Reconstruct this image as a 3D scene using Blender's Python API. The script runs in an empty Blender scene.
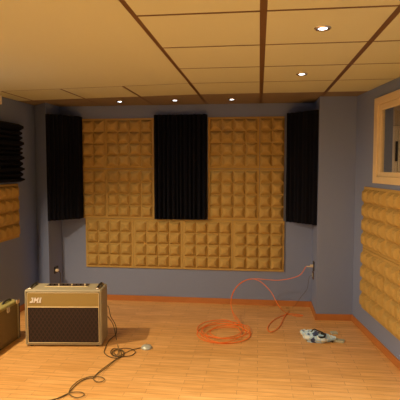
import bpy, bmesh, math, random
from mathutils import Vector, Matrix, noise
random.seed(7)
COL = bpy.context.scene.collection
S = bpy.context.scene

# ------------------------------------------------------------ materials
def mat(name, col, rough=0.6, metal=0.0, bump=0.0, scale=60, var=0.0, emit=None, estr=0.0, spec=0.5, sheen=0.0):
    m = bpy.data.materials.new(name); m.use_nodes = True
    nt = m.node_tree; b = nt.nodes['Principled BSDF']
    b.inputs['Base Color'].default_value = (*col, 1)
    b.inputs['Roughness'].default_value = rough
    b.inputs['Metallic'].default_value = metal
    b.inputs['Specular IOR Level'].default_value = spec
    if sheen: b.inputs['Sheen Weight'].default_value = sheen
    if bump or var:
        tc = nt.nodes.new('ShaderNodeTexCoord')
        n = nt.nodes.new('ShaderNodeTexNoise'); n.inputs['Scale'].default_value = scale
        n.inputs['Detail'].default_value = 4
        nt.links.new(tc.outputs['Object'], n.inputs['Vector'])
        if bump:
            bp = nt.nodes.new('ShaderNodeBump'); bp.inputs['Strength'].default_value = bump
            bp.inputs['Distance'].default_value = 0.004
            nt.links.new(n.outputs['Fac'], bp.inputs['Height']); nt.links.new(bp.outputs['Normal'], b.inputs['Normal'])
        if var:
            r = nt.nodes.new('ShaderNodeMix'); r.data_type = 'RGBA'
            r.inputs['A'].default_value = (*[c * (1 - var) for c in col], 1)
            r.inputs['B'].default_value = (*[min(1, c * (1 + var)) for c in col], 1)
            nt.links.new(n.outputs['Fac'], r.inputs['Factor']); nt.links.new(r.outputs['Result'], b.inputs['Base Color'])
    if emit:
        b.inputs['Emission Color'].default_value = (*emit, 1); b.inputs['Emission Strength'].default_value = estr
    return m

def floor_mat():
    m = bpy.data.materials.new('laminate_floor'); m.use_nodes = True
    nt = m.node_tree; N = nt.nodes; L = nt.links; b = N['Principled BSDF']
    tc = N.new('ShaderNodeTexCoord')
    br = N.new('ShaderNodeTexBrick')
    br.inputs['Color1'].default_value = (0.82, 0.47, 0.16, 1); br.inputs['Color2'].default_value = (0.93, 0.57, 0.225, 1)
    br.inputs['Mortar'].default_value = (0.34, 0.15, 0.05, 1)
    br.inputs['Scale'].default_value = 1.0; br.inputs['Mortar Size'].default_value = 0.0012
    br.inputs['Brick Width'].default_value = 0.42; br.inputs['Row Height'].default_value = 0.064
    br.offset = 0.37; br.inputs['Bias'].default_value = 0.0
    L.new(tc.outputs['Object'], br.inputs['Vector'])
    mp = N.new('ShaderNodeMapping'); mp.inputs['Scale'].default_value = (2.2, 26, 1)
    L.new(tc.outputs['Object'], mp.inputs['Vector'])
    n = N.new('ShaderNodeTexNoise'); n.inputs['Scale'].default_value = 1.6; n.inputs['Detail'].default_value = 6
    n.inputs['Distortion'].default_value = 0.6
    L.new(mp.outputs['Vector'], n.inputs['Vector'])
    cr = N.new('ShaderNodeValToRGB'); cr.color_ramp.elements[0].position = 0.3; cr.color_ramp.elements[1].position = 0.7
    cr.color_ramp.elements[0].color = (0.74, 0.66, 0.56, 1); cr.color_ramp.elements[1].color = (1, 1, 1, 1)
    L.new(n.outputs['Fac'], cr.inputs['Fac'])
    mx = N.new('ShaderNodeMix'); mx.data_type = 'RGBA'; mx.blend_type = 'MULTIPLY'; mx.inputs['Factor'].default_value = 1
    L.new(br.outputs['Color'], mx.inputs['A']); L.new(cr.outputs['Color'], mx.inputs['B'])
    L.new(mx.outputs['Result'], b.inputs['Base Color'])
    b.inputs['Roughness'].default_value = 0.36
    return m

def grille_mat():
    m = bpy.data.materials.new('diamond_grille_cloth'); m.use_nodes = True
    nt = m.node_tree; N = nt.nodes; L = nt.links; b = N['Principled BSDF']
    tc = N.new('ShaderNodeTexCoord'); sp = N.new('ShaderNodeSeparateXYZ'); L.new(tc.outputs['Object'], sp.inputs[0])
    def mth(op, a, bb=None, c=None):
        q = N.new('ShaderNodeMath'); q.operation = op
        for i, v in enumerate((a, bb, c)):
            if v is None: continue
            if isinstance(v, (int, float)): q.inputs[i].default_value = v
            else: L.new(v, q.inputs[i])
        return q.outputs[0]
    xs = mth('MULTIPLY', sp.outputs['X'], 26.0); zs = mth('MULTIPLY', sp.outputs['Z'], 17.0)
    def line(v):
        fr = mth('FRACT', v); d = mth('ABSOLUTE', mth('SUBTRACT', fr, 0.5)); return mth('LESS_THAN', d, 0.10)
    ln = mth('MAXIMUM', line(mth('ADD', xs, zs)), line(mth('SUBTRACT', xs, zs)))
    mx = N.new('ShaderNodeMix'); mx.data_type = 'RGBA'
    mx.inputs['A'].default_value = (0.020, 0.012, 0.010, 1); mx.inputs['B'].default_value = (0.05, 0.026, 0.018, 1)
    L.new(ln, mx.inputs['Factor']); L.new(mx.outputs['Result'], b.inputs['Base Color'])
    b.inputs['Roughness'].default_value = 0.85
    return m

def bag_mat():
    m = bpy.data.materials.new('printed_plastic_bag'); m.use_nodes = True
    nt = m.node_tree; N = nt.nodes; L = nt.links; b = N['Principled BSDF']
    tc = N.new('ShaderNodeTexCoord'); n = N.new('ShaderNodeTexNoise'); n.inputs['Scale'].default_value = 17; n.inputs['Detail'].default_value = 1
    L.new(tc.outputs['Object'], n.inputs['Vector'])
    cr = N.new('ShaderNodeValToRGB'); cr.color_ramp.interpolation = 'CONSTANT'
    e = cr.color_ramp.elements; e[0].position = 0; e[0].color = (0.05, 0.09, 0.24, 1)
    e[1].position = 0.42; e[1].color = (0.50, 0.76, 1.0, 1)
    x = e.new(0.58); x.color = (0.78, 0.94, 1.0, 1)
    L.new(n.outputs['Fac'], cr.inputs['Fac']); L.new(cr.outputs['Color'], b.inputs['Base Color'])
    b.inputs['Roughness'].default_value = 0.3
    return m

def glass_mat():
    m = bpy.data.materials.new('window_glass'); m.use_nodes = True
    b = m.node_tree.nodes['Principled BSDF']
    b.inputs['Base Color'].default_value = (0.9, 0.92, 0.92, 1); b.inputs['Transmission Weight'].default_value = 1
    b.inputs['Roughness'].default_value = 0.0; b.inputs['IOR'].default_value = 1.45
    return m

M = dict(
    floor=floor_mat(),
    wall=mat('blue_wall_paint', (0.225, 0.29, 0.50), 0.75, bump=0.35, scale=140, var=0.05),
    tile=mat('cream_ceiling_tile', (0.59, 0.61, 0.42), 0.8, bump=0.15, scale=220, var=0.03),
    edge_tile=mat('darker_border_tile', (0.24, 0.19, 0.13), 0.85, bump=0.15, scale=220, var=0.05),
    runner=mat('brown_ceiling_runner', (0.13, 0.065, 0.02), 0.5),
    skirting=mat('orange_wood_skirting', (0.50, 0.19, 0.05), 0.45, var=0.12, scale=9),
    foam=mat('tan_acoustic_foam', (0.50, 0.35, 0.12), 0.95, bump=0.5, scale=180, var=0.12, spec=0.1),
    black=mat('black_acoustic_foam', (0.0045, 0.0055, 0.012), 0.95, bump=0.4, scale=180, spec=0.15),
    frame=mat('pale_varnished_wood', (0.78, 0.65, 0.40), 0.5, var=0.06, scale=20),
    glass=glass_mat(),
    beige=mat('beige_room_paint', (0.62, 0.50, 0.34), 0.8),
    darkbox=mat('dark_brown_panel', (0.05, 0.04, 0.045), 0.6),
    vinyl=mat('fawn_vinyl', (0.38, 0.35, 0.24), 0.55, bump=0.6, scale=260, var=0.10),
    panel=mat('olive_gold_vinyl', (0.36, 0.27, 0.085), 0.55, bump=0.6, scale=260, var=0.10),
    piping=mat('white_gold_piping', (0.80, 0.68, 0.40), 0.35),
    grille=grille_mat(),
    white=mat('white_plastic', (0.92, 0.92, 0.92), 0.4),
    rubber=mat('black_rubber', (0.015, 0.014, 0.013), 0.6),
    chrome=mat('brushed_chrome', (0.82, 0.80, 0.76), 0.25, metal=1.0),
    control=mat('maroon_black_control_plate', (0.05, 0.03, 0.025), 0.35),
    case=mat('brown_tweed_case', (0.20, 0.145, 0.055), 0.7, bump=0.6, scale=300, var=0.2),
    case_top=mat('olive_tweed_case', (0.32, 0.29, 0.10), 0.6, bump=0.5, scale=300, var=0.15),
    orange=mat('orange_cable', (1.0, 0.24, 0.03), 0.45),
    cable=mat('dark_olive_cable', (0.075, 0.052, 0.022), 0.45),
    cable2=mat('brown_olive_cable', (0.17, 0.115, 0.04), 0.45),
    pedal=mat('silver_pedal', (0.62, 0.70, 0.66), 0.3, metal=0.35),
    bag=bag_mat(),
    card=mat('grey_card', (0.50, 0.56, 0.52), 0.6),
    tan=mat('tan_card', (0.46, 0.50, 0.40), 0.6),
    lamp=mat('lamp_glass', (1, 1, 1), 0.3, emit=(0.80, 0.88, 1.0), estr=10),
    socket=mat('dark_socket', (0.03, 0.025, 0.02), 0.4),
    plug=mat('ivory_plug', (0.78, 0.68, 0.50), 0.4),
)

# ------------------------------------------------------------ mesh helpers
class MB:
    def __init__(s): s.bm = bmesh.new()
    def box(s, a, b, bev=0.0, mi=0, seg=2):
        t = bmesh.new()
        bmesh.ops.create_cube(t, size=1)
        c = [(a[i] + b[i]) / 2 for i in range(3)]; d = [abs(b[i] - a[i]) for i in range(3)]
        for v in t.verts: v.co = Vector((c[0] + v.co.x * d[0], c[1] + v.co.y * d[1], c[2] + v.co.z * d[2]))
        if bev: bmesh.ops.bevel(t, geom=t.edges[:], offset=bev, segments=seg, affect='EDGES', profile=0.5)
        s._merge(t, mi); return s
    def _merge(s, t, mi=0, M4=None):
        mp = {}
        for v in t.verts: mp[v] = s.bm.verts.new(M4 @ v.co if M4 else v.co)
        for f in t.faces:
            try:
                nf = s.bm.faces.new([mp[v] for v in f.verts]); nf.material_index = mi
            except ValueError: pass
        t.free()
    def prism(s, pts, z0, z1, mi=0):
        """closed outline in XY extruded along Z"""
        n = len(pts)
        lo = [s.bm.verts.new((p[0], p[1], z0)) for p in pts]; hi = [s.bm.verts.new((p[0], p[1], z1)) for p in pts]
        for i in range(n):
            j = (i + 1) % n
            s.bm.faces.new((lo[i], lo[j], hi[j], hi[i])).material_index = mi
        s.bm.faces.new(lo[::-1]).material_index = mi; s.bm.faces.new(hi).material_index = mi
        return s
    def cyl(s, c, r, h, axis='Z', seg=20, r2=None, mi=0, bev=0):
        t = bmesh.new()
        bmesh.ops.create_cone(t, cap_ends=True, segments=seg, radius1=r, radius2=r if r2 is None else r2, depth=h)
        if bev: bmesh.ops.bevel(t, geom=[e for e in t.edges if len(e.link_faces) == 2 and any(len(f.verts) > 4 for f in e.link_faces)], offset=bev, segments=2, affect='EDGES')
        R = {'Z': Matrix(), 'X': Matrix.Rotation(math.pi / 2, 4, 'Y'), 'Y': Matrix.Rotation(math.pi / 2, 4, 'X')}[axis]
        s._merge(t, mi, Matrix.Translation(c) @ R); return s
    def tube(s, pts, r, seg=8, sub=6, closed=False, mi=0):
        P = [Vector(p) for p in pts]; n = len(P); Q = []
        for i in range(n - 1):
            p0 = P[max(i - 1, 0)]; p1 = P[i]; p2 = P[i + 1]; p3 = P[min(i + 2, n - 1)]
            for k in range(sub):
                t = k / sub
                Q.append(0.5 * ((2 * p1) + (p2 - p0) * t + (2 * p0 - 5 * p1 + 4 * p2 - p3) * t * t + (3 * p1 - p0 - 3 * p2 + p3) * t ** 3))
        Q.append(P[-1])
        up = Vector((0, 0, 1)); rings = []; prev = None
        for i, q in enumerate(Q):
            d = (Q[min(i + 1, len(Q) - 1)] - Q[max(i - 1, 0)])
            if d.length < 1e-9: d = Vector((1, 0, 0))
            d.normalize()
            if prev is None: a = d.cross(up); a = a if a.length > 1e-3 else Vector((1, 0, 0))
            else: a = prev - d * prev.dot(d)
            a.normalize(); prev = a; bb = d.cross(a)
            rings.append([s.bm.verts.new(q + a * r * math.cos(2 * math.pi * k / seg) + bb * r * math.sin(2 * math.pi * k / seg)) for k in range(seg)])
        for A, B in zip(rings, rings[1:]):
            for k in range(seg):
                f = s.bm.faces.new((A[k], A[(k + 1) % seg], B[(k + 1) % seg], B[k])); f.smooth = True; f.material_index = mi
        s.bm.faces.new(rings[0][::-1]); s.bm.faces.new(rings[-1]); return s
    def build(s, name, mats, parent=None, smooth=False):
        bmesh.ops.recalc_face_normals(s.bm, faces=s.bm.faces[:])
        me = bpy.data.meshes.new(name); s.bm.to_mesh(me); s.bm.free()
        for m in (mats if isinstance(mats, (list, tuple)) else [mats]): me.materials.append(m)
        if smooth:
            for p in me.polygons: p.use_smooth = True
        o = bpy.data.objects.new(name, me); COL.objects.link(o)
        if parent: o.parent = parent
        return o

def tag(o, label=None, cat=None, group=None):
    if label: o['label'] = label
    if cat: o['category'] = cat
    if group: o['group'] = group
    return o
def empty(name, loc, rz=0):
    o = bpy.data.objects.new(name, None); COL.objects.link(o); o.location = loc; o.rotation_euler = (0, 0, rz)
    o.empty_display_size = 0.05; return o
def struct(o): o['kind'] = 'structure'; return o
def copy_tree(root):
    c = root.copy(); COL.objects.link(c)
    for ch in root.children:
        d = ch.copy(); COL.objects.link(d); d.parent = c
        for g in ch.children:
            e = g.copy(); COL.objects.link(e); e.parent = d
    return c

# ------------------------------------------------------------ dimensions of the room (metres)
ZC = 2.46          # ceiling
YB = 5.81          # far wall
XL = -2.78         # left wall
YR = -2.6          # rear wall behind the photographer
P0 = Vector((1.04, 5.34, 0)); DW = Vector((0.12009, -0.99276, 0)); NW = Vector((-0.99276, -0.12009, 0))   # right wall: foot, direction, normal into room
SL = (P0.y - YR) / 0.99276                                     # its length
XR = P0.x + DW.x * SL
WA = math.atan2(DW.y, DW.x)
def onwall(o):    # local x runs along the right wall towards the camera, local y=+ goes out of the room
    o.location = P0; o.rotation_euler = (0, 0, WA); return o
# with rotation WA, local +y = direction rotated 90deg ccw of DW = (0.99276, 0.12009): outwards. Good.

# floor
struct(MB().box((XL - 0.1, YR - 0.1, -0.08), (XR + 0.1, YB + 0.1, 0)).build('floor', M['floor']))
# walls
struct(MB().box((XL - 0.1, YB, 0), (1.3, YB + 0.12, ZC + 0.12)).build('wall_back', M['wall']))
struct(MB().box((XL - 0.12, YR, 0), (XL, YB, ZC + 0.12)).build('wall_left', M['wall']))
struct(MB().box((XL, YR - 0.12, 0), (XR, YR, ZC + 0.12)).build('wall_rear', M['wall']))
# left column (irregular pier in the far left corner) and right column
struct(MB().prism([(-2.515, 5.42), (-2.515, YB), (XL, YB), (XL, 5.67)], 0, ZC).build('wall_left_column', M['wall']))
struct(MB().prism([(0.645, 5.315), (1.04, 5.34), (1.10, 5.34), (1.10, YB), (0.645, YB)], 0, ZC).build('wall_right_column', M['wall']))
# right wall with the window opening
WS0, WS1, WZ0, WZ1 = 0.575, 1.80, 1.545, 2.35
TH = 0.16
w = MB()
w.box((-0.5, 0, 0), (WS0 + 0.02, TH, ZC + 0.1)); w.box((WS1 - 0.02, 0, 0), (SL, TH, ZC + 0.1))
w.box((WS0 + 0.02, 0, 0), (WS1 - 0.02, TH, WZ0 + 0.02)); w.box((WS0 + 0.02, 0, WZ1 - 0.02), (WS1 - 0.02, TH, ZC + 0.1))
struct(onwall(w.build('wall_right', M['wall'])))
# window: flat outer casing, inner sash, glass
wf = struct(onwall(MB().box((WS0, -0.022, WZ0), (WS0 + 0.088, 0.03, WZ1), 0.004).box((WS1 - 0.088, -0.022, WZ0), (WS1, 0.03, WZ1), 0.004)
    .box((WS0 + 0.087, -0.0215, WZ0 + 0.0005), (WS1 - 0.087, 0.03, WZ0 + 0.066), 0.004).box((WS0 + 0.087, -0.0215, WZ1 - 0.07), (WS1 - 0.087, 0.03, WZ1 - 0.0005), 0.004).build('window_1', M['frame'])))
a0, a1, b0, b1 = WS0 + 0.088, WS1 - 0.088, WZ0 + 0.066, WZ1 - 0.07
sash = MB().box((a0, -0.008, b0), (a0 + 0.058, 0.035, b1), 0.006).box((a1 - 0.058, -0.008, b0), (a1, 0.035, b1), 0.006)
sash.box((a0 + 0.056, -0.0075, b0), (a1 - 0.056, 0.035, b0 + 0.042), 0.005).box((a0 + 0.056, -0.0075, b1 - 0.052), (a1 - 0.056, 0.035, b1), 0.005)
sash.build('window_sash', M['frame'], wf)
MB().box((a0 + 0.053, 0.012, b0 + 0.038), (a1 - 0.053, 0.018, b1 - 0.048)).build('window_pane', M['glass'], wf)
# room behind the window
r = MB()
r.box((-1.6, TH + 2.2, 0.6), (2.6, TH + 2.3, 2.7)); r.box((-1.7, TH, 0.6), (-1.6, TH + 2.3, 2.7)); r.box((2.6, TH, 0.6), (2.7, TH + 2.3, 2.7))
r.box((-1.7, TH, 2.60), (2.7, TH + 2.3, 2.7)); r.box((-1.7, TH, 0.5), (2.7, TH + 2.3, 0.6)); r.box((-1.6, TH, 0.6), (-0.5, TH + 0.02, 2.6))
struct(onwall(r.build('wall_control_room', M['beige'])))
d = struct(onwall(MB().box((-1.60, 0.915, 0.6), (-1.56, 1.60, 2.285), 0.004).build('door_1', M['darkbox'])))
MB().box((-1.575, 0.975, 0.6), (-1.54, 1.56, 2.28), 0.004).build('door_leaf', M['beige'], d)
MB().box((-1.545, 1.088, 0.62), (-1.52, 1.10, 2.25), 0.003).build('door_bead', M['frame'], d)
MB().box((-1.545, 1.054, 1.78), (-1.50, 1.074, 2.06), 0.004).build('door_handle', M['rubber'], d)

# ceiling: hung tiles with brown runners; the row against the far wall is coloured darker
GX = [-2.585 + 0.65 * k for k in range(0, 10)]     # runner lines
GY = [YR + 0.0] + [2.40 - 0.65 * k for k in range(7, 0, -1)] + [2.40, 3.05, 3.70, 4.35, 5.02, YB]
XPL = GX[3]    # right edge of the plain plaster ceiling
struct(MB().box((XL - 0.1, YR - 0.1, ZC + 0.0015), (XR + 0.1, YB + 0.1, ZC + 0.10)).build('ceiling', M['runner']))
xs = [XL] + GX
tl = MB(); SK = 0.11
def rightx(y): return P0.x + DW.x * (P0.y - y) / 0.99276 if y < 5.34 else 1.04
for j in range(len(GY) - 1):
    y0, y1 = GY[j], GY[j + 1]
    for i in range(len(xs)):
        x0 = xs[i]; x1 = xs[i + 1] if i + 1 < len(xs) else XR
        if y1 <= 4.36 and x1 <= XPL + 0.01: continue
        if x0 > rightx(y0): continue
        x1 = min(x1, XR)
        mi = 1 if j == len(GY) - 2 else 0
        g = 0.018 if x0 > XPL - 0.01 else 0.014
        gy = 0.013 if y1 < 5.1 else 0.008
        yy1 = y1 - gy; yy0 = y0 + gy
        xr0 = min(x1 - g, rightx(yy0) + 0.01); xr1 = min(x1 - g, rightx(yy1) + 0.01)
        if xr1 <= x0 + g or xr0 <= x0 + g: continue
        s0 = SK if 4.3 < y0 < YB - .1 else 0; s1 = SK if 4.3 < y1 < YB - .1 else 0     # the rows left of the plaster edge run slightly askew
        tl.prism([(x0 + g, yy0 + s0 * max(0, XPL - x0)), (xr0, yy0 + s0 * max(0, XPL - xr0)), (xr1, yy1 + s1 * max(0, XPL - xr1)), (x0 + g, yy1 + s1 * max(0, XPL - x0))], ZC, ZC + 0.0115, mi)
tl.prism([(XL, YR), (XPL - 0.010, YR), (XPL - 0.010, 4.343), (XL, 4.343 + SK * (XPL - XL))], ZC, ZC + 0.0115, 0)
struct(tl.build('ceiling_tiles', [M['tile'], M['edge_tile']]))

# baseboards
BH, BT = 0.068, 0.014
def base(n, pts):
    m = MB()
    for p, q in zip(pts, pts[1:]):
        p = Vector((*p, 0)); q = Vector((*q, 0)); d = (q - p).normalized(); nn = Vector((d.y, -d.x, 0))
        t = bmesh.new(); bmesh.ops.create_cube(t, size=1)
        L = (q - p).length
        for v in t.verts:
            c = v.co
            v.co = p + d * ((c.x + 0.5) * L) + nn * ((c.y + 0.5) * BT * (0.6 if c.z > 0 else 1)) + Vector((0, 0, (c.z + 0.5) * BH))
        m._merge(t)
    struct(m.build(n, M['skirting']))
base('baseboard_back', [(-2.515, YB), (0.645, YB)])
base('baseboard_right_column', [(0.645, YB), (0.645, 5.315 - BT)])
base('baseboard_right_column_front', [(0.645 - BT, 5.315), (1.04, 5.34)])
e = P0 + DW * SL
base('baseboard_right', [(P0.x, P0.y), (e.x, e.y)])
base('baseboard_left', [(XL, YR), (XL, 5.66)])
base('baseboard_left_column', [(XL, 5.66), (-2.515 + BT, 5.42), (-2.515, 5.42)][:2])
base('baseboard_left_column_side', [(-2.515, 5.42 - BT), (-2.515, YB)])

# ------------------------------------------------------------ tan pyramid foam tiles
def foam_mesh(nx, nz, w, h, name):
    """local: x across, z up, -y out of the wall"""
    bm = bmesh.new(); bd = 0.018; ht = 0.047
    m = MB(); m.bm.free(); m.bm = bm
    m.box((0.001, -bd, 0.001), (w - 0.001, 0, h - 0.001))
    cx = 0.145; ox = (w - cx * nx) / 2 if nx == 4 else (w - cx * nx) / 2; oz = (h - cx * nz) / 2
    for i in range(nx):
        for k in range(nz):
            c = Vector((ox + (i + .5) * cx, 0, oz + (k + .5) * cx)); rings = []
            for s_, d_ in ((0.485, bd - 0.001), (0.44, bd + 0.010), (0.30, bd + 0.036), (0.13, bd + ht)):
                j = random.uniform(-.004, .004)
                rings.append([bm.verts.new((c.x + a * cx * s_ + j, -d_, c.z + b * cx * s_)) for a, b in ((-1, -1), (1, -1), (1, 1), (-1, 1))])
            for A, B in zip(rings, rings[1:]):
                for q in range(4): bm.faces.new((A[q], A[(q + 1) % 4], B[(q + 1) % 4], B[q]))
            bm.faces.new(rings[-1])
    return m.build(name, M['foam'])
GB = 'tan pyramid foam tiles on the back wall'
T = 0.627; x0 = -2.19
full = foam_mesh(4, 4, T - 0.002, T - 0.002, 'acoustic_foam_tile')
half = foam_mesh(2, 4, 0.292, T - 0.002, 'acoustic_foam_tile')
used = set()
def place(src, loc, rz, label, group):
    o = src if src not in used else src.copy()
    if src in used: COL.objects.link(o)
    used.add(src)
    o.location = loc; o.rotation_euler = (0, 0, rz); return tag(o, label, 'foam tile', group)
low = ['tan pyramid foam tile, lowest row of back wall, nearest the amplifier', "tan pyramid foam tile, lowest row of back wall, under the black panel's left side",
       "tan pyramid foam tile, lowest row of back wall, under the black panel's right side", 'tan pyramid foam tile, lowest row of back wall, above the arching orange cable']
for i in range(4): place(full, (x0 + T * i * 0.997, YB, 0.425), 0, low[i], GB)
for k, nm in ((0, 'middle row'), (1, 'top row')):
    z = 0.425 + T * (k + 1)
    place(half, (x0 - 0.023, YB, z), 0, 'half-width tan foam tile, %s, beside the left black corner panel' % nm, GB)
    place(full, (x0 + 0.272, YB, z), 0, 'full tan foam tile, %s, just left of the black centre panel' % nm, GB)
    place(full, (-0.622, YB, z), 0, 'full tan foam tile, %s, just right of the black centre panel' % nm, GB)
    place(half, (-0.622 + T, YB, z), 0, 'half-width tan foam tile, %s, beside the right black corner panel' % nm, GB)
# right wall tiles (two rows); wall tile local -y must point into the room: rotate by WA; x runs towards camera
GR = 'tan pyramid foam tiles on the right wall'
wn = ['far end at the column', 'middle of the row', 'near end of the row']
for i in range(3):
    for k, nm in ((0, 'lower row'), (1, 'upper row')):
        if i == 2: continue
        p = P0 + DW * (0.335 + T * i)
        place(full, (p.x, p.y, 0.25 + T * k), WA, 'tan pyramid foam tile on right wall, %s, %s' % (nm, ['nearest the corner', 'cut off by the photo edge'][i]), GR)
# left wall
q = place(full, (XL, 5.19 - T, 0.885), math.pi / 2, 'tan pyramid foam tile on left wall under the black ridged foam', None)

# ------------------------------------------------------------ black wedge foam
def ridges(w, n, d0, d1, irregular=True):
    pts = []; rs = random.Random(3); ws = [rs.uniform(.75, 1.3) if irregular else 1 for _ in range(n)]
    s = sum(ws); x = 0
    for a in ws:
        a = a / s * w
        h = d1 if rs.random() < .6 else d1 * .82
        pts += [(x + a * 0.02, d0), (x + a * .36, h), (x + a * .66, h), (x + a * 0.98, d0)]; x += a
    return pts
GK = 'black ridged foam absorbers'
def wedge(name, w, h, n):
    pr = ridges(w, n, 0.045, 0.10)
    return MB().prism([(0, 0), (0, -0.045)] + [(a, -b) for a, b in pr] + [(w, -0.045), (w, 0)], 0, h).build(name, M['black'])
o = wedge('acoustic_absorber', 0.655, 1.275, 12); o.location = (-1.287, YB - 0.003, 1.06)
tag(o, 'tall black ridged foam panel in the middle of the back wall', 'foam panel', GK)
# corner traps, plan outline: back against the two walls, ridged diagonal face
def corner(A, B, back, label, flip):
    A = Vector((*A, 0)); B = Vector((*B, 0)); d = (B - A); L = d.length; d.normalize(); n = Vector((d.y, -d.x, 0))
    pts = [A + d * x + n * (y - 0.03) for x, y in ridges(L, 8, 0.03, 0.062)]
    out = [(p.x, p.y) for p in [A] + pts + [B]] + back
    return tag(MB().prism(out, 1.055, 2.325).build('acoustic_corner_trap', M['black']), label, 'foam panel', GK)
corner((-2.512, 5.40), (-2.217, 5.70), [(-2.217, YB - 0.001), (-2.512, YB - 0.001)], 'black ridged foam corner panel in the back left corner', 0)
corner((0.325, 5.70), (0.643, 5.37), [(0.643, YB - 0.001), (0.325, YB - 0.001)], 'black ridged foam corner panel in the back right corner by the column', 1)
# left wall black panel: horizontal ridges
o = wedge('acoustic_absorber', 0.66, 1.27, 11)
o.rotation_euler = Matrix(((0, -1, 0), (0, 0, -1), (1, 0, 0))).to_euler(); o.location = (XL + 0.003, 5.19, 1.53)
tag(o, 'black foam panel with horizontal ridges high on the left wall', 'foam panel', GK)

# ------------------------------------------------------------ downlights
def downlight():
    root = empty('ceiling_downlight', (0, 0, ZC))
    m = MB(); n = 28
    prof = [(0.024, 0.0), (0.027, -0.006), (0.041, -0.007), (0.047, -0.001), (0.047, 0.0)]
    rings = [[m.bm.verts.new((r * math.cos(2 * math.pi * k / n), r * math.sin(2 * math.pi * k / n), z)) for k in range(n)] for r, z in prof]
    for A, B in zip(rings, rings[1:]):
        for k in range(n): m.bm.faces.new((A[k], A[(k + 1) % n], B[(k + 1) % n], B[k]))
    m.build('trim_ring', M['chrome'], root, True)
    MB().cyl((0, 0, -0.0025), 0.0235, 0.003, seg=28).build('lamp_lens', M['lamp'], root)
    return root
dl = downlight(); GD = 'recessed ceiling downlights'
spots = [(0.34, 2.725, 'large bright recessed downlight nearest the camera, right side of the tiled ceiling'), (0.34, 4.02, 'recessed downlight second from camera, right side of the ceiling, before the darker tiles'),
         (-0.31, 5.40, 'rightmost of three downlights in the dark tile row by the back wall'), (-0.96, 5.40, 'middle of three downlights in the dark tile row, above the black centre panel'), (-1.61, 5.42, 'leftmost of three downlights in the dark tile row by the back wall')]
WARM = (1.0, 0.66, 0.36)
def light(kind, loc, e, col, size=0.05, name='lamp', rot=None, **kw):
    l = bpy.data.lights.new(name, kind); l.energy = e; l.color = col
    if kind == 'AREA': l.size = size
    else: l.shadow_soft_size = size
    for k, v in kw.items(): setattr(l, k, v)
    o = bpy.data.objects.new(name, l); COL.objects.link(o); o.location = loc
    if rot: o.rotation_euler = rot
    return o
for i, (x, y, lb) in enumerate(spots):
    c = dl if i == 0 else copy_tree(dl)
    c.location = (x, y, ZC); tag(c, lb, 'ceiling light', GD)
    light('SPOT', (x, y, ZC - 0.012), ((85.0 if y < 3 else 10.0) if y < 5 else 2.5), (1.0, 0.86, 0.66), 0.03, 'downlight_or_added_spot', None, spot_size=math.radians(92), spot_blend=0.8)

# pale box high on the left wall
tag(MB().box((XL, 4.3, 2.362), (XL + 0.07, 4.80, ZC - 0.003), 0.006).build('wall_box', M['white']), 'pale box high on the left wall, touching the ceiling', 'wall box')

# ------------------------------------------------------------ combo amplifier
def rrect(w, h, r, n=5, cx=0, cz=0):
    out = []
    for (sx, sz, a0) in ((1, -1, -90), (1, 1, 0), (-1, 1, 90), (-1, -1, 180)):
        for k in range(n + 1):
            a = math.radians(a0 + 90 * k / n)
            out.append((cx + sx * (w / 2 - r) + r * math.cos(a), cz + sz * (h / 2 - r) + r * math.sin(a)))
    return out
W, H, D = 0.73, 0.535, 0.27
amp = empty('guitar_amplifier', (-1.822, 4.20, 0), math.radians(6.5))
tag(amp, 'fawn vinyl combo guitar amplifier with dark diamond grille standing on the floor', 'amplifier')
m = MB(); z0 = 0.012
t = bmesh.new(); bmesh.ops.create_cube(t, size=1)
for v in t.verts: v.co = Vector((v.co.x * W, (v.co.y + .5) * D, z0 + (v.co.z + .5) * H))
bmesh.ops.bevel(t, geom=t.edges[:], offset=0.017, segments=3, affect='EDGES', profile=0.5)
fr = [f for f in t.faces if f.normal.y < -0.99 and f.calc_area() > 0.1]
r = bmesh.ops.inset_region(t, faces=fr, thickness=0.012)
bmesh.ops.translate(t, verts=list({v for f in fr for v in f.verts}), vec=(0, 0.012, 0))
tops = [f for f in t.faces if f.normal.z > 0.99 and f.calc_area() > 0.1]
m._merge(t); m.build('cabinet', M['vinyl'], amp, False)
IW = W - 0.06
zt = z0 + H - 0.03; zs_ = z0 + H * 0.695
MB().box((-IW / 2, 0.001, zs_ + 0.004), (IW / 2, 0.014, zt), 0.004).build('front_panel', M['panel'], amp)
MB().box((-IW / 2, 0.001, z0 + 0.03), (IW / 2, 0.0135, zs_ - 0.005), 0.003).build('grille_cloth', M['grille'], amp)
MB().box((-IW / 2, -0.003, zs_ - 0.005), (IW / 2, 0.012, zs_ + 0.004), 0.002).build('gold_strip', M['piping'], amp)
pp = rrect(IW + 0.004, zt - z0 - 0.026, 0.012, 4, 0, (zt + z0 + 0.03) / 2)
MB().tube([(x, 0.001, z) for x, z in pp + [pp[0]]], 0.0035, 6, 1).build('white_piping', M['piping'], amp)
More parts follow.
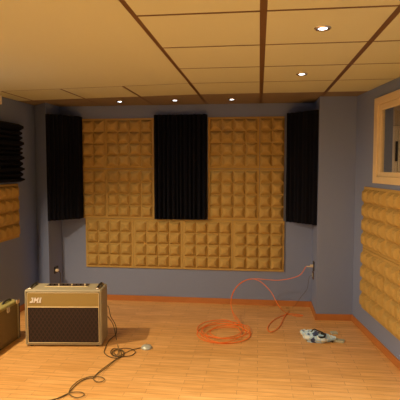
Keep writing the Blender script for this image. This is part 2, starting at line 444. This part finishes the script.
# logo: three slanted block letters J M I
def poly(m, pts, y0, y1):
    A = [m.bm.verts.new((x, y0, z)) for x, z in pts]; B = [m.bm.verts.new((x, y1, z)) for x, z in pts]
    n = len(pts); m.bm.faces.new(A); m.bm.faces.new(B[::-1])
    for i in range(n): m.bm.faces.new((A[i], B[i], B[(i + 1) % n], A[(i + 1) % n]))
def strokes(m, rects, x, z, h, slant=0.22):
    for (ax, az, bx, bz, th) in rects:
        dx, dz = bx - ax, bz - az; L = math.hypot(dx, dz); nx, nz = -dz / L * th / 2, dx / L * th / 2
        q = [(ax + nx, az + nz), (ax - nx, az - nz), (bx - nx, bz - nz), (bx + nx, bz + nz)]
        poly(m, [(x + (px_ + slant * pz_) * h, z + pz_ * h) for px_, pz_ in q], -0.004, 0.002)
m = MB(); lz = zs_ + 0.040; lh = 0.050; lx = -IW / 2 + 0.022
strokes(m, [(0.0, 0.14, 0.42, 0.14, .27), (0.42, 0.0, 0.42, 1.0, .24), (0.15, .9, .54, .9, .2)], lx, lz, lh)
strokes(m, [(0.0, 0.0, 0.0, 1.0, .2), (0.62, 0.0, 0.62, 1.0, .2), (0.04, 0.94, 0.31, 0.35, .19), (0.31, 0.35, 0.58, 0.94, .19)], lx + lh * 0.80, lz, lh)
strokes(m, [(0.22, 0.0, 0.22, 1.0, .30), (-0.02, 0.10, 0.46, 0.10, .20), (0.04, .92, .40, .92, .15)], lx + lh * 1.66, lz, lh)
m.build('logo_plate', M['white'], amp)
zt = z0 + H
for sx in (-1, 1):
    xx = sx * (W / 2 - 0.045)
    h = MB().tube([(xx, 0.045, zt + 0.002), (xx, 0.06, zt + 0.014), (xx, 0.10, zt + 0.019), (xx, 0.17, zt + 0.019), (xx, 0.21, zt + 0.014), (xx, 0.225, zt + 0.002)], 0.011, 8, 4).build('carry_handle', M['rubber'], amp)
    for yy in (0.04, 0.23):
        MB().box((xx - 0.017, yy - 0.018, zt), (xx + 0.017, yy + 0.018, zt + 0.013), 0.005).build('end_cap', M['chrome'], h)
cp = MB().box((-0.20, 0.125, zt), (0.20, 0.235, zt + 0.004), 0.0015).build('control_panel', M['control'], amp)
MB().box((-0.21, 0.112, zt), (0.21, 0.124, zt + 0.007), 0.002).build('panel_edge', M['piping'], amp)
for k in range(9):
    MB().cyl((-0.17 + k * 0.0425, 0.165 + 0.0 * k, zt + 0.011), 0.009, 0.014, seg=14, r2=0.007).build('knob', M['piping'] if k % 3 == 2 else M['rubber'], cp)
for sx in (-1, 1):
    for yy in (0.04, D - 0.04):
        MB().cyl((sx * (W / 2 - 0.05), yy, 0.006), 0.018, 0.0125, seg=14).build('rubber_foot', M['rubber'], amp)

# ------------------------------------------------------------ hard case on the left
case = empty('instrument_case', (-2.415, 3.87, 0))
tag(case, 'olive and brown tweed hard case standing on edge at the left photo edge', 'case')
MB().box((-0.055, -0.52, 0.0), (0.055, 0.51, 0.365), 0.012, seg=3).build('case_body', M['case'], case)
MB().box((-0.064, -0.53, 0.355), (0.06, 0.505, 0.392), 0.014, seg=3).build('case_lid', M['case_top'], case)
MB().box((0.045, 0.478, 0.0), (0.064, 0.500, 0.38), 0.006).build('cream_binding', M['vinyl'], case)
MB().box((-0.062, 0.498, 0.0), (0.062, 0.522, 0.382), 0.008).build('end_edge', M['rubber'], case)
MB().box((0.035, 0.455, 0.355), (0.068, 0.51, 0.397), 0.008).build('corner_protector', M['chrome'], case)
for y in (-0.3, 0.27): MB().box((0.058, y, 0.32), (0.070, y + 0.05, 0.375), 0.004).build('latch', M['chrome'], case)
MB().tube([(0.0, 0.31, 0.39), (0, 0.325, 0.404), (0, 0.36, 0.411), (0, 0.41, 0.411), (0, 0.445, 0.404), (0, 0.46, 0.39)], 0.010, 8, 4).build('handle', M['rubber'], case)

# ------------------------------------------------------------ sockets and cables
s_ = empty('wall_socket', (0.645, 5.59, 0.55)); tag(s_, 'dark wall socket with an ivory plug on the side of the right column', 'wall socket', 'sockets on the right column')
MB().box((-0.012, -0.045, -0.055), (0, 0.035, 0.055), 0.003).build('socket_plate', M['socket'], s_)
MB().cyl((-0.028, 0, 0.0), 0.016, 0.034, 'X', 16, 0.018, bev=0.002).cyl((-0.062, 0, -0.008), 0.007, 0.05, 'X', 12).build('plug', M['plug'], s_)
s2 = empty('wall_socket', (0.645, 5.64, 0.43)); tag(s2, 'lower brown wall socket beneath the plugged one on the right column', 'wall socket', 'sockets on the right column')
MB().box((-0.010, -0.04, -0.045), (0, 0.04, 0.045), 0.003).build('socket_plate', M['runner'], s2)
MB().cyl((-0.012, 0, 0), 0.024, 0.006, 'X', 18).build('socket_face', M['tan'], s2)
s3 = empty('wall_socket', (-2.515, 5.60, 0.415)); tag(s3, 'small dark wall socket with a plug on the left column behind the amplifier', 'wall socket')
MB().box((0, -0.045, -0.04), (0.011, 0.06, 0.045), 0.003).build('socket_plate', M['socket'], s3)
MB().cyl((0.028, -0.02, 0.0), 0.018, 0.036, 'X', 16, 0.022, bev=0.002).build('plug', M['plug'], s3)
tag(MB().tube([(-2.470, 5.58, 0.405), (-2.44, 5.56, 0.39), (-2.41, 5.50, 0.345), (-2.38, 5.40, 0.28), (-2.35, 5.25, 0.18), (-2.3, 5.1, 0.06), (-2.2, 5.0, 0.006), (-1.95, 4.85, 0.006), (-1.85, 4.65, 0.006), (-1.86, 4.575, 0.05), (-1.86, 4.540, 0.10)], 0.0045, 7, 5)
    .build('power_cable', M['cable']), 'dark power cable hanging from the left column socket behind the amplifier', 'cable')
#@@CABLES
tag(MB().tube([(0.552,5.59,0.54),(0.486,5.6,0.436),(0.372,5.6,0.391),(0.232,5.6,0.366),(0.092,5.58,0.375),(-0.037,5.55,0.387),(-0.153,5.5,0.372),(-0.255,5.44,0.299),(-0.305,5.38,0.184),(-0.3,5.32,0.097),(-0.255,5.245,0.006),(-0.158,5.018,0.006),(-0.12,4.937,0.004),(-0.069,4.794,0.004),(-0.092,4.645,0.004),(-0.178,4.527,0.004),(-0.302,4.466,0.004),(-0.436,4.475,0.004),(-0.548,4.552,0.004),(-0.611,4.682,0.004),(-0.604,4.836,0.004),(-0.523,4.971,0.004),(-0.386,5.044,0.004),(-0.237,5.031,0.004),(-0.156,4.918,0.004),(-0.121,4.825,0.004),(-0.135,4.725,0.004),(-0.193,4.645,0.004),(-0.278,4.604,0.004),(-0.37,4.609,0.004),(-0.446,4.662,0.004),(-0.486,4.75,0.004),(-0.478,4.851,0.004),(-0.422,4.939,0.004),(-0.332,4.986,0.004),(-0.233,4.978,0.004),(-0.201,5.031,0.012),(-0.154,4.895,0.012),(-0.172,4.754,0.012),(-0.245,4.643,0.012),(-0.353,4.586,0.012),(-0.47,4.596,0.012),(-0.57,4.67,0.012),(-0.626,4.794,0.012),(-0.621,4.939,0.012),(-0.552,5.066,0.012),(-0.434,5.133,0.012),(-0.304,5.12,0.012),(-0.119,4.833,0.012),(-0.078,4.722,0.012),(-0.096,4.605,0.012),(-0.166,4.511,0.012),(-0.267,4.462,0.012),(-0.375,4.469,0.012),(-0.465,4.53,0.012),(-0.514,4.633,0.012),(-0.506,4.753,0.012),(-0.439,4.858,0.012),(-0.33,4.914,0.012),(-0.211,4.905,0.012),(-0.211,4.886,0.02),(-0.17,4.75,0.02),(-0.183,4.61,0.02),(-0.244,4.5,0.02),(-0.334,4.446,0.02),(-0.434,4.457,0.02),(-0.519,4.533,0.02),(-0.568,4.658,0.02),(-0.566,4.803,0.02),(-0.508,4.928,0.02),(-0.409,4.994,0.02),(-0.299,4.978,0.02),(-0.126,4.974,0.02),(-0.08,4.849,0.02),(-0.101,4.718,0.02),(-0.178,4.613,0.02),(-0.291,4.558,0.02),(-0.412,4.566,0.02),(-0.513,4.634,0.02),(-0.568,4.749,0.02),(-0.56,4.884,0.02),(-0.486,5.002,0.02),(-0.364,5.066,0.02),(-0.231,5.055,0.02),(-0.191,5.041,0.03),(-0.278,5.25,0.072),(-0.308,5.34,0.16),(-0.282,5.42,0.268),(-0.198,5.46,0.36),(-0.094,5.48,0.4),(-0.013,5.48,0.391),(0.056,5.46,0.356),(0.147,5.4,0.275),(0.2,5.3,0.201),(0.254,5.25,0.132),(0.345,5.464,0.007),(0.442,5.401,0.007),(0.512,5.428,0.007),(0.436,5.467,0.007),(0.322,5.449,0.007),(0.178,5.226,0.007),(0.108,5.0,0.007),(0.111,4.86,0.007),(0.156,4.851,0.007),(0.235,5.032,0.007),(0.294,5.346,0.007),(0.364,5.581,0.007)], 0.0038, 7, 4).build('orange_cable', M['orange']), 'orange cable coiled on the floor and arching up to the column socket', 'cable')
tag(MB().tube([(-1.56,4.53,0.3),(-1.522,4.62,0.281),(-1.497,4.62,0.178),(-1.439,4.6,0.093),(-1.42,4.55,0.018),(-1.444,4.398,0.006),(-1.413,4.183,0.006),(-1.387,4.09,0.006),(-1.308,4.007,0.006),(-1.231,3.994,0.006),(-1.197,4.067,0.006),(-1.258,4.177,0.006),(-1.333,4.205,0.006),(-1.339,4.119,0.006),(-1.28,4.033,0.006),(-1.205,4.031,0.006),(-1.131,4.063,0.006),(-1.112,4.147,0.006),(-1.173,4.217,0.006),(-1.252,4.222,0.006),(-1.318,4.158,0.006),(-1.311,4.075,0.006),(-1.243,4.033,0.006),(-1.201,4.113,0.006),(-1.15,4.203,0.006),(-1.087,4.253,0.006)], 0.0036, 7, 4).build('pedal_cable', M['cable']), 'dark cable looped on the floor between the amplifier and the foot pedal', 'cable')
tag(MB().tube([(-1.56,4.53,0.26),(-1.524,4.62,0.167),(-1.466,4.6,0.102),(-1.416,4.52,0.029),(-1.364,4.4,-0.006),(-1.276,4.16,0.012),(-1.255,4.044,0.012),(-1.312,4.107,0.012),(-1.303,4.169,0.012),(-1.244,4.164,0.012),(-1.206,4.097,0.012),(-1.218,4.015,0.012),(-1.258,3.795,0.012),(-1.291,3.663,0.012),(-1.31,3.585,0.012),(-1.287,3.533,0.012),(-1.245,3.507,0.012),(-1.211,3.525,0.012),(-1.213,3.564,0.012),(-1.25,3.593,0.012),(-1.293,3.596,0.012),(-1.341,3.589,0.012),(-1.398,3.52,0.012),(-1.417,3.413,0.012),(-1.405,3.316,0.012),(-1.368,3.265,0.012),(-1.312,3.24,0.012),(-1.277,3.268,0.012),(-1.284,3.307,0.012),(-1.322,3.326,0.012),(-1.367,3.32,0.012),(-1.403,3.292,0.012),(-1.448,3.217,0.012),(-1.504,3.172,0.012),(-1.559,3.128,0.012)], 0.004, 7, 4).build('instrument_cable', M['cable2']), 'brown-olive cable snaking across the floor towards the lower left', 'cable')
tag(MB().tube([(-1.266,4.174,0.007),(-1.223,4.061,0.007),(-1.256,3.901,0.007),(-1.297,3.731,0.007),(-1.311,3.624,0.007),(-1.312,3.578,0.007),(-1.336,3.575,0.007),(-1.383,3.524,0.007),(-1.402,3.425,0.007),(-1.404,3.342,0.007),(-1.411,3.274,0.007),(-1.458,3.206,0.007),(-1.513,3.159,0.007)], 0.0034, 7, 4).build('instrument_cable', M['cable']), 'thin dark cable lying along the snaking brown-olive cable', 'cable')
tag(MB().tube([(0.628,5.64,0.425),(0.6,5.66,0.4),(0.58,5.7,0.247),(0.514,5.74,0.136),(0.435,5.772,0.006),(0.335,5.701,0.006)], 0.002, 7, 4).build('thin_cable', M['cable']), 'thin dark cable dropping from the lower socket on right column', 'cable')
# silver footswitch
fp = empty('foot_pedal', (-1.035, 4.262, 0)); tag(fp, 'small round silver foot pedal on the floor beside the cable coil', 'pedal')
m = MB(); n = 28
prof = [(0.052, 0.0), (0.054, 0.006), (0.050, 0.016), (0.038, 0.028), (0.020, 0.034)]
rings = [[m.bm.verts.new((r * math.cos(2 * math.pi * k / n), r * math.sin(2 * math.pi * k / n), z)) for k in range(n)] for r, z in prof]
for A, B in zip(rings, rings[1:]):
    for k in range(n): m.bm.faces.new((A[k], A[(k + 1) % n], B[(k + 1) % n], B[k]))
m.bm.faces.new(rings[-1]); m.bm.faces.new(rings[0][::-1])
m.build('pedal_body', M['pedal'], fp, True)
MB().cyl((0, 0, 0.040), 0.009, 0.014, seg=14).build('switch_button', M['chrome'], fp)

# crumpled bag
bag = empty('plastic_bag', (0.575, 4.67, 0), math.radians(-12)); tag(bag, 'crumpled white and blue plastic bag with a black cable ring on it', 'bag')
bm = bmesh.new(); bmesh.ops.create_icosphere(bm, subdivisions=5, radius=1)
for v in bm.verts:
    p = v.co.copy(); an = math.atan2(p.y, p.x)
    rr = 1 + 0.16 * math.sin(3 * an + .6) + 0.1 * math.sin(5 * an)
    k = noise.noise(p * 2.3) * 0.35 + noise.noise(p * 5.5 + Vector((3, 1, 2))) * 0.22
    z = max(0.0, (p.z * 0.5 + 0.5)) ** 0.8
    tp = 1.25 - 0.75 * max(0, min(1, (p.x + 1) / 2))
    zz = z * (0.072 * tp + 0.060 * (k + abs(noise.noise(p * 9)) * 0.5)) if p.z > -0.6 else 0
    v.co = Vector((p.x * 0.155 * rr, p.y * 0.095 * rr, max(0.0005, zz)))
m = MB(); m.bm.free(); m.bm = bm
m.build('bag_body', M['bag'], bag)
rp = [(0.035 + 0.048 * math.cos(a) * (1 + .04 * q), -0.03 + 0.042 * math.sin(a), 0.060 + 0.004 * q + 0.004 * math.sin(a)) for q in range(3) for a in [2 * math.pi * k / 12 for k in range(12)]]
MB().tube(rp, 0.006, 7, 3).tube([(-0.05, -0.02, 0.085), (-0.03, 0.03, 0.098), (0.01, 0.035, 0.085), (0.05, 0.03, 0.075), (0.10, 0.03, 0.045), (0.14, 0.01, 0.02), (0.15, -0.02, 0.008)], 0.006, 7, 5).build('cable_ring', M['rubber'], bag)
tag(MB().box((-0.033, -0.028, 0), (0.033, 0.028, 0.018), 0.003).build('small_box', M['card']), 'small grey box on the floor behind the plastic bag', 'box')
o = COL.objects['small_box']; o.location = (0.775, 4.885, 0); o.rotation_euler = (0, 0, 0.25)
c = MB().box((-0.05, -0.035, 0), (0.05, 0.035, 0.018), 0.003).build('paper_pack', M['tan'])
tag(c, 'flat tan pack on the floor at the right end of the plastic bag', 'pack'); c.location = (0.79, 4.665, 0); c.rotation_euler = (0, 0, -0.35)

# ------------------------------------------------------------ light
# incandescent ceiling lamp near the left wall just outside the photo (throws the amplifier's shadow), with more unseen spots along that wall
for x, y, e_ in ((-2.66, 3.49, 165), (-2.60, 1.5, 75), (-2.60, -0.5, 150)):
    light('SPOT', (x, y, 2.26), e_, (1.0, 0.72, 0.42), 0.035, 'unseen_left_lamp', (math.radians(14) if y < 3 else 0, math.radians(-24), 0), spot_size=math.radians(138), spot_blend=0.55)
for x, y, e_ in ((0.34, 1.4, 330), (-0.96, 1.4, 240), (-0.31, 0.1, 100)):  # unseen ceiling spots without fixtures, added to brighten the front floor
    light('SPOT', (x, y, ZC - 0.012), e_, (1.0, 0.86, 0.66), 0.05, 'downlight_or_added_spot', None, spot_size=math.radians(104), spot_blend=0.8)
light('AREA', (2.2, 5.2, 2.5), 36.0, (1.0, 0.75, 0.5), 0.5, 'control_room_lamp')
w = bpy.data.worlds.new('world'); S.world = w; w.use_nodes = True
w.node_tree.nodes['Background'].inputs[0].default_value = (0.25, 0.3, 0.45, 1); w.node_tree.nodes['Background'].inputs[1].default_value = 0.02

# ------------------------------------------------------------ camera
yaw = math.atan(59 / 475); pit = math.atan(33 / 475)
cd = bpy.data.cameras.new('camera'); cd.sensor_width = 36; cd.lens = 36 * 475 / 400; cd.clip_start = 0.05
co = bpy.data.objects.new('camera', cd); COL.objects.link(co)
co.location = (0, 0, 1.7); co.rotation_euler = (math.pi / 2 - pit, 0, yaw)
S.camera = co
S.view_settings.view_transform = 'Standard'; S.view_settings.look = 'None'; S.view_settings.gamma = 1; S.view_settings.exposure = 0.13
S.view_settings.use_curve_mapping = False
